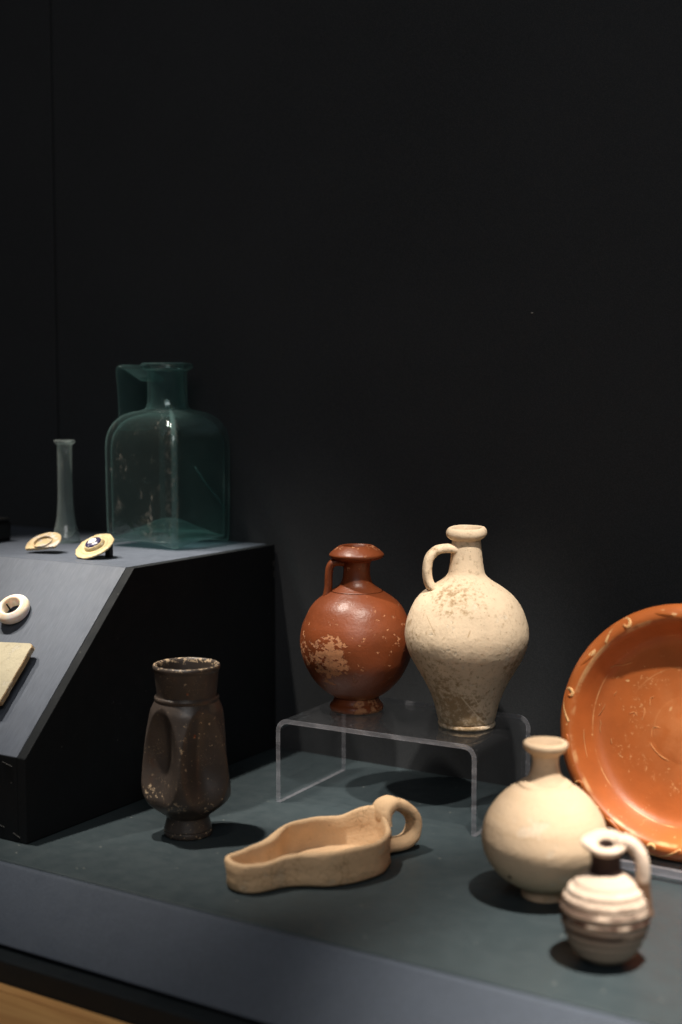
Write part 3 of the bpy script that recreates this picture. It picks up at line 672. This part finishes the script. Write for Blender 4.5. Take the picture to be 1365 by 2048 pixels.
def onplate(px, py): return ((px - 1005) / 922 * 0.113, (1050 - py) / 922 * 0.108)
def floor_z(r):
    for (a, za), (b, zb) in zip(pp, pp[1:15]):
        if a <= r <= b: return za + (zb - za) * (r - a) / max(1e-9, b - a)
    return 0.0
for sq in ([(445, 658), (470, 636), (520, 628), (555, 612), (585, 598)], [(370, 1020), (388, 990), (400, 960), (410, 930)], [(385, 1050), (392, 1085), (388, 1110), (396, 1145)],
           [(300, 1130), (308, 1200), (325, 1270), (345, 1335)], [(760, 1170), (800, 1220), (850, 1258), (905, 1282)], [(765, 1130), (768, 1070), (790, 1048), (825, 1052)],
           [(465, 862), (485, 825)], [(470, 1180), (482, 1220)], [(590, 980), (625, 962), (650, 985)], [(690, 1010), (702, 960), (698, 925)], [(740, 900), (735, 850), (760, 830)]):
    P = []
    for a, b in sq:
        x, y = onplate(a, b); P.append((x, y, floor_z(math.hypot(x, y)) + 0.0001))
    sweep('scratch', P, M['scratch'], t, 0.0010, 0.0005, (0, 0, 1), n=4, seg=6, widths=[0.4, 1.0, 0.7, 1.1, 0.3])
st = thing('plate_stand', 'clear acrylic easel stand under and behind the red plate', 'display stand', (-0.3465, 1.0765, 0.0003))
M2 = [M['acrylic'], M['acrylic_edge']]
box('base', -0.09, 0.09, -0.022, 0.112, 0.0, 0.0038, M['acrylic'], st, 0.0006)
box('front_lip', -0.09, 0.09, -0.0225, -0.0187, 0.004, 0.011, M['acrylic_edge'], st, 0.0005)
prism('back_rest', [(0.0262, 0.0040), (0.0302, 0.0040), (0.062, 0.18), (0.058, 0.18)], 'x', -0.045, 0.045, M['acrylic'], st, 0.0005)
box('rest_strip', -0.07, 0.07, -0.006, 0.006, 0.004, 0.0072, M['acrylic'], st, 0.0004)

# ------------------------------------------------------------------ square glass bottle
ZP = 0.2313
t = thing('glass_bottle', 'square blue green glass bottle with broad strap handle on the plinth', 'bottle', (-0.955, 1.175, ZP))
def sqring(h, cr, z, n=72, lift=0.0):
    """rounded square of half side h and corner radius cr; the base edge arches up between the corners"""
    out = []
    for k in range(n):
        a = 2 * math.pi * (k + 0.5) / n
        c, s = math.cos(a), math.sin(a)
        p = 2 + 2.0 * max(0, h / max(cr, 1e-6) - 1) ** 0.9
        d = (abs(c) ** p + abs(s) ** p) ** (-1 / p)
        x, y = h * d * c, h * d * s
        m_ = min(abs(x), abs(y)) / h
        out.append((x, y, z + lift * (1 - m_ * m_)))
    return out
levels = [(0.044, 0.010, 0.0020, 0.006), (0.0485, 0.008, 0.0004, 0.0065), (0.0500, 0.006, 0.0030, 0.005), (0.0503, 0.005, 0.012, 0.002), (0.0508, 0.005, 0.05, 0), (0.0512, 0.0055, 0.095, 0), (0.0512, 0.006, 0.112, 0), (0.0497, 0.0065, 0.124, 0),
          (0.0457, 0.0075, 0.1345, 0), (0.0395, 0.009, 0.1425, 0), (0.0320, 0.012, 0.1470, 0), (0.0275, 0.022, 0.1488, 0), (0.0248, 0.0248, 0.1506, 0)]
def loft(name, rgs, mat, parent, close0=True):
    n = len(rgs[0]); V = [p for r in rgs for p in r]; F = []
    for a in range(len(rgs) - 1):
        for i in range(n): F.append((a * n + i, a * n + (i + 1) % n, (a + 1) * n + (i + 1) % n, (a + 1) * n + i))
    if close0:
        V.append((0, 0, sum(p[2] for p in rgs[0]) / n)); c = len(V) - 1
        F.extend((i, (i + 1) % n, c) for i in range(n))
    return link(name, mesh_from(name, V, F), mat, parent)
def dense(lv, n=4):
    return [tuple(p) for p in spline4(lv, n)]
def spline4(pts, n):
    out = []
    for i in range(len(pts) - 1):
        p0, p1, p2, p3 = (Vector(pts[max(0, min(len(pts) - 1, i + k))]) for k in (-1, 0, 1, 2))
        for k in range(n):
            s = k / n
            out.append(p1.lerp(p2, s) if i in (0, 1, 2) else 0.5 * ((2 * p1) + (p2 - p0) * s + (2 * p0 - 5 * p1 + 4 * p2 - p3) * s * s + (3 * p1 - p0 - 3 * p2 + p3) * s ** 3))
    out.append(Vector(pts[-1])); return out
lv = dense(levels)
loft('body', [sqring(h_, c_, z_, 96, l_) for h_, c_, z_, l_ in lv], M['bottle'], t)
tk = 0.0042
loft('inner_wall', [sqring(h_ - tk, c_, max(z_, 0.0075) if i < 14 else z_ - 0.0035, 96, 0.010 * max(0, 1 - i / 10)) for i, (h_, c_, z_, l_) in enumerate(lv)], M['bottle'], t)
lathe('neck', [(0.0250, 0.1504), (0.0236, 0.1530), (0.0222, 0.1580), (0.0218, 0.1700), (0.0220, 0.1880), (0.0225, 0.1930)], M['bottle_thick'], t, 80, wob=0.01)
lathe('rim', [(0.0222, 0.1925), (0.0268, 0.1945), (0.0288, 0.1970), (0.0288, 0.1990), (0.0270, 0.2008), (0.0215, 0.2010), (0.0185, 0.1990), (0.0178, 0.1900), (0.0180, 0.1650), (0.0195, 0.1560), (0.0215, 0.1500)], M['bottle_thick'], t, 80, wob=0.012)
sweep('handle', [(-0.0205, 0, 0.1830), (-0.0290, 0, 0.1875), (-0.0390, 0, 0.1935), (-0.0470, 0, 0.1970), (-0.0512, 0, 0.1955), (-0.0518, 0, 0.1880), (-0.0506, 0, 0.1780), (-0.0496, 0, 0.1650), (-0.0490, 0, 0.1540), (-0.0485, 0, 0.1430), (-0.0475, 0, 0.1320), (-0.0462, 0, 0.1270)], M['bottle_thick'], t, 0.050, 0.0050, (0, 1, 0), n=6, seg=28, widths=[0.9, 1.0, 1.0, 1.0, 1.1])

b0 = [(math.copysign(0.0455, a), math.copysign(0.0455, b)) for a, b in ((-1, -1), (1, -1), (1, 1), (-1, 1))]
V = []; NB = 16
for j in range(NB + 1):
    for i in range(NB + 1):
        x = -0.0455 + 0.091 * i / NB; y = -0.0455 + 0.091 * j / NB
        m_ = max(abs(x), abs(y)) / 0.0455
        V.append((x, y, 0.0085 + 0.021 * (0.5 + 0.5 * math.cos(math.pi * min(1, math.hypot(m_, 0.25 * min(abs(x), abs(y)) / 0.0455))))))
F = [(j * (NB + 1) + i, j * (NB + 1) + i + 1, (j + 1) * (NB + 1) + i + 1, (j + 1) * (NB + 1) + i) for j in range(NB) for i in range(NB)]
link('base_kick', mesh_from('base_kick', V, F), M['bottle_base'], t)
sweep('crack_glint', [(0.0470, -0.012, 0.0880), (0.0472, 0.010, 0.066), (0.0472, 0.028, 0.052), (0.0470, 0.044, 0.036)], M['bottle_thick'], t, 0.0030, 0.0005, (1, 0, 0), n=4, seg=6)  # pale sliver put in for the light streak along a crack
t = thing('glass_vial', 'slender pale glass perfume vial with a flared base behind the brooches', 'vial', (-1.064, 1.1263, ZP))
lathe('body', [(0.0, 0.0020), (0.008, 0.0008), (0.0135, 0.0002), (0.0156, 0.0022), (0.0153, 0.0068), (0.0130, 0.0140), (0.0108, 0.0230), (0.0094, 0.0340), (0.0083, 0.0500), (0.0080, 0.0800), (0.0082, 0.1060), (0.0086, 0.1110)], M['vial'], t, 64, wob=0.012)
lathe('rim', [(0.0084, 0.1105), (0.0110, 0.1122), (0.0117, 0.1138), (0.0112, 0.1152), (0.0090, 0.1152), (0.0074, 0.1130), (0.0068, 0.1000), (0.0070, 0.0400), (0.0095, 0.0120), (0.0, 0.006)], M['vial'], t, 64, wob=0.015)

# ------------------------------------------------------------------ disc brooches and finds on the plinth
def facing(nrm, spin=0.0):
    return (Vector(nrm).to_track_quat('Z', 'Y').to_matrix() @ Matrix.Rotation(spin, 3, 'Z')).to_euler()
RTV = Vector((math.cos(R(31.8)), math.sin(R(31.8)), 0)); TOC = Vector((math.sin(R(31.8)), -math.cos(R(31.8)), 0))
def nvec(r_, t_, u_): return (RTV * r_ + TOC * t_ + Vector((0, 0, u_))).normalized()
n2 = nvec(-0.30, 0.42, 0.86)
t = thing('disc_brooch', 'ochre disc brooch with a violet glass boss tilted on the plinth edge', 'brooch', (-0.9400, 1.0370, ZP + 0.0112))
t.rotation_euler = facing(n2)
def rough_edge(x, y, z, th):
    r = math.hypot(x, y)
    k = 1 + (0.045 * noise.noise(Vector((math.cos(th) * 3, math.sin(th) * 3, 1))) + 0.03 * noise.noise(Vector((math.cos(th) * 9, math.sin(th) * 9, 4)))) * (1 if r > 0.015 else 0)
    return (x * k, y * k, z)
lathe('plate', [(0.0, -0.0010), (0.0195, -0.0010), (0.0208, -0.0002), (0.0212, 0.0008), (0.0203, 0.0016), (0.0190, 0.0015), (0.0165, 0.0011), (0.0150, 0.0013), (0.0142, 0.0018), (0.0130, 0.0013), (0.0110, 0.0014)], M['bronze'], t, 72, rough_edge)
lathe('collar', [(0.0112, 0.0010), (0.0108, 0.0030), (0.0098, 0.0048), (0.0090, 0.0052), (0.0086, 0.0046)], M['bronze'], t, 48, wob=0.03)
lathe('boss', [(0.0088, 0.0044), (0.0084, 0.0058), (0.0068, 0.0068), (0.0048, 0.0072), (0.0, 0.0070)], M['enamel'], t, 48, wob=0.02)
lathe('bead', [(0.0046, 0.0070), (0.0040, 0.0078), (0.0022, 0.0082), (0.0, 0.0083)], M['pearl'], t, 32, wob=0.05)
pr = box('prop', -0.003, 0.003, -0.003, 0.003, 0.0, 0.013, M['black'], None, 0.0005)
pr.location = (-0.9295, 1.0465, ZP); tag(pr, 'tiny black block propping up the disc brooch with the violet boss', 'prop')

n1 = nvec(-0.22, 0.44, 0.87)
t = thing('broken_brooch', 'broken disc brooch with an empty round socket in front of the vial', 'brooch', (-1.0150, 1.0400, ZP + 0.0096))
t.rotation_euler = facing(n1)
inv = Matrix.Rotation(0, 3, 'Z')
# the missing part is cut off along a jagged chord on the side that faces the visitor
down = (t.rotation_euler.to_matrix().inverted() @ (TOC * 0.9 - RTV * 0.25)); down.z = 0; down.normalize()
def chop(x, y, z, th):
    d = x * down.x + y * down.y
    lim = 0.0098 + 0.0010 * noise.noise(Vector((x * 300, y * 300, 0)))
    if d > lim: x -= down.x * (d - lim); y -= down.y * (d - lim)
    return (x, y, z)
lathe('plate', [(0.0, -0.0010), (0.0185, -0.0010), (0.0196, 0.0), (0.0196, 0.0010), (0.0180, 0.0016), (0.0150, 0.0016), (0.0112, 0.0018), (0.0104, 0.0020)], M['bronze2'], t, 72, chop, wob=0.03)
lathe('socket', [(0.0108, 0.0016), (0.0106, 0.0030), (0.0099, 0.0034), (0.0093, 0.0028), (0.0090, 0.0008), (0.0, 0.0004)], M['bronze2'], t, 56, chop, wob=0.03)

SN = Vector((0, -0.71634881, 0.69774235))
t = thing('bone_ring', 'thick polished pale bone ring pinned on the sloping board', 'ring', Vector((-0.9640, 0.9478, 0.1835)) + SN * 0.0008)
t.rotation_euler = facing((SN + RTV * 0.16).normalized())
lathe('band', [(0.0085, 0.001), (0.0125, 0.0002), (0.0160, 0.0022), (0.0172, 0.0058), (0.0163, 0.0092), (0.0130, 0.0118), (0.0108, 0.0124), (0.0092, 0.0112), (0.0084, 0.0086), (0.0081, 0.0055), (0.0085, 0.001)], M['bone'], t, 72, wob=0.02)
lathe('mounting_pin', [(0.0, 0.0), (0.0008, 0.0), (0.0008, 0.0095), (0.0, 0.0098)], M['black'], t, 10, raw=True)
bpy.data.objects['mounting_pin'].location = (-0.0068, 0.003, 0)

t = thing('stone_slab', 'flat grey buff stone slab with a broken lower edge on the sloping board', 'stone slab', (-0.9474, 0.9099, 0.1623))
ux = Vector((1, 0, 0)); uy = Vector((0, 0.69774235, 0.71634881))
t.rotation_euler = Matrix((ux, uy, SN)).transposed().to_euler()
poly = [(-0.05, 0.001), (0.0, 0.0005), (0.031, 0.0030), (0.0375, 0.0034), (0.0412, 0.0020), (0.0423, -0.0005)]
for k in range(1, 12):
    s = k / 11
    poly.append((0.0423 + 0.0008 * s + 0.0010 * noise.noise(Vector((k * 1.3, 0, 0))), -0.0005 - 0.0615 * s))
poly += [(0.035, -0.066), (0.018, -0.069), (0.0, -0.068), (-0.05, -0.066)]
V = []; F = []; n = len(poly)
for z in (-0.0048, -0.0002, 0.0):
    for i, (a, b) in enumerate(poly):
        k = 0.012 if z == 0 else 0.0
        V.append((a * (1 - k) + 0.0 * k, b * (1 - k) - 0.03 * k, z + (0.0006 if z == 0 else 0)))
F.append(tuple(range(n))[::-1]); F.append(tuple(range(2 * n, 3 * n)))
for r_ in range(2):
    for i in range(n): F.append((r_ * n + i, r_ * n + (i + 1) % n, (r_ + 1) * n + (i + 1) % n, (r_ + 1) * n + i))
me = mesh_from('slab', V, F, False)
o = link('slab', me, [M['stone'], M['stone_edge']], t)
for p in me.polygons:
    if len(p.vertices) == 4: p.material_index = 1
for (a, b) in ((0.012, -0.012), (0.020, -0.056)):
    lathe('mounting_pin', [(0.0, -0.0135), (0.0010, -0.0135), (0.0010, -0.0045), (0.0, -0.0045)], M['black'], t, 10, raw=True)
    p = [k for k in t.children if k.name.startswith('mounting_pin')][-1]; p.location = (a, b, 0)
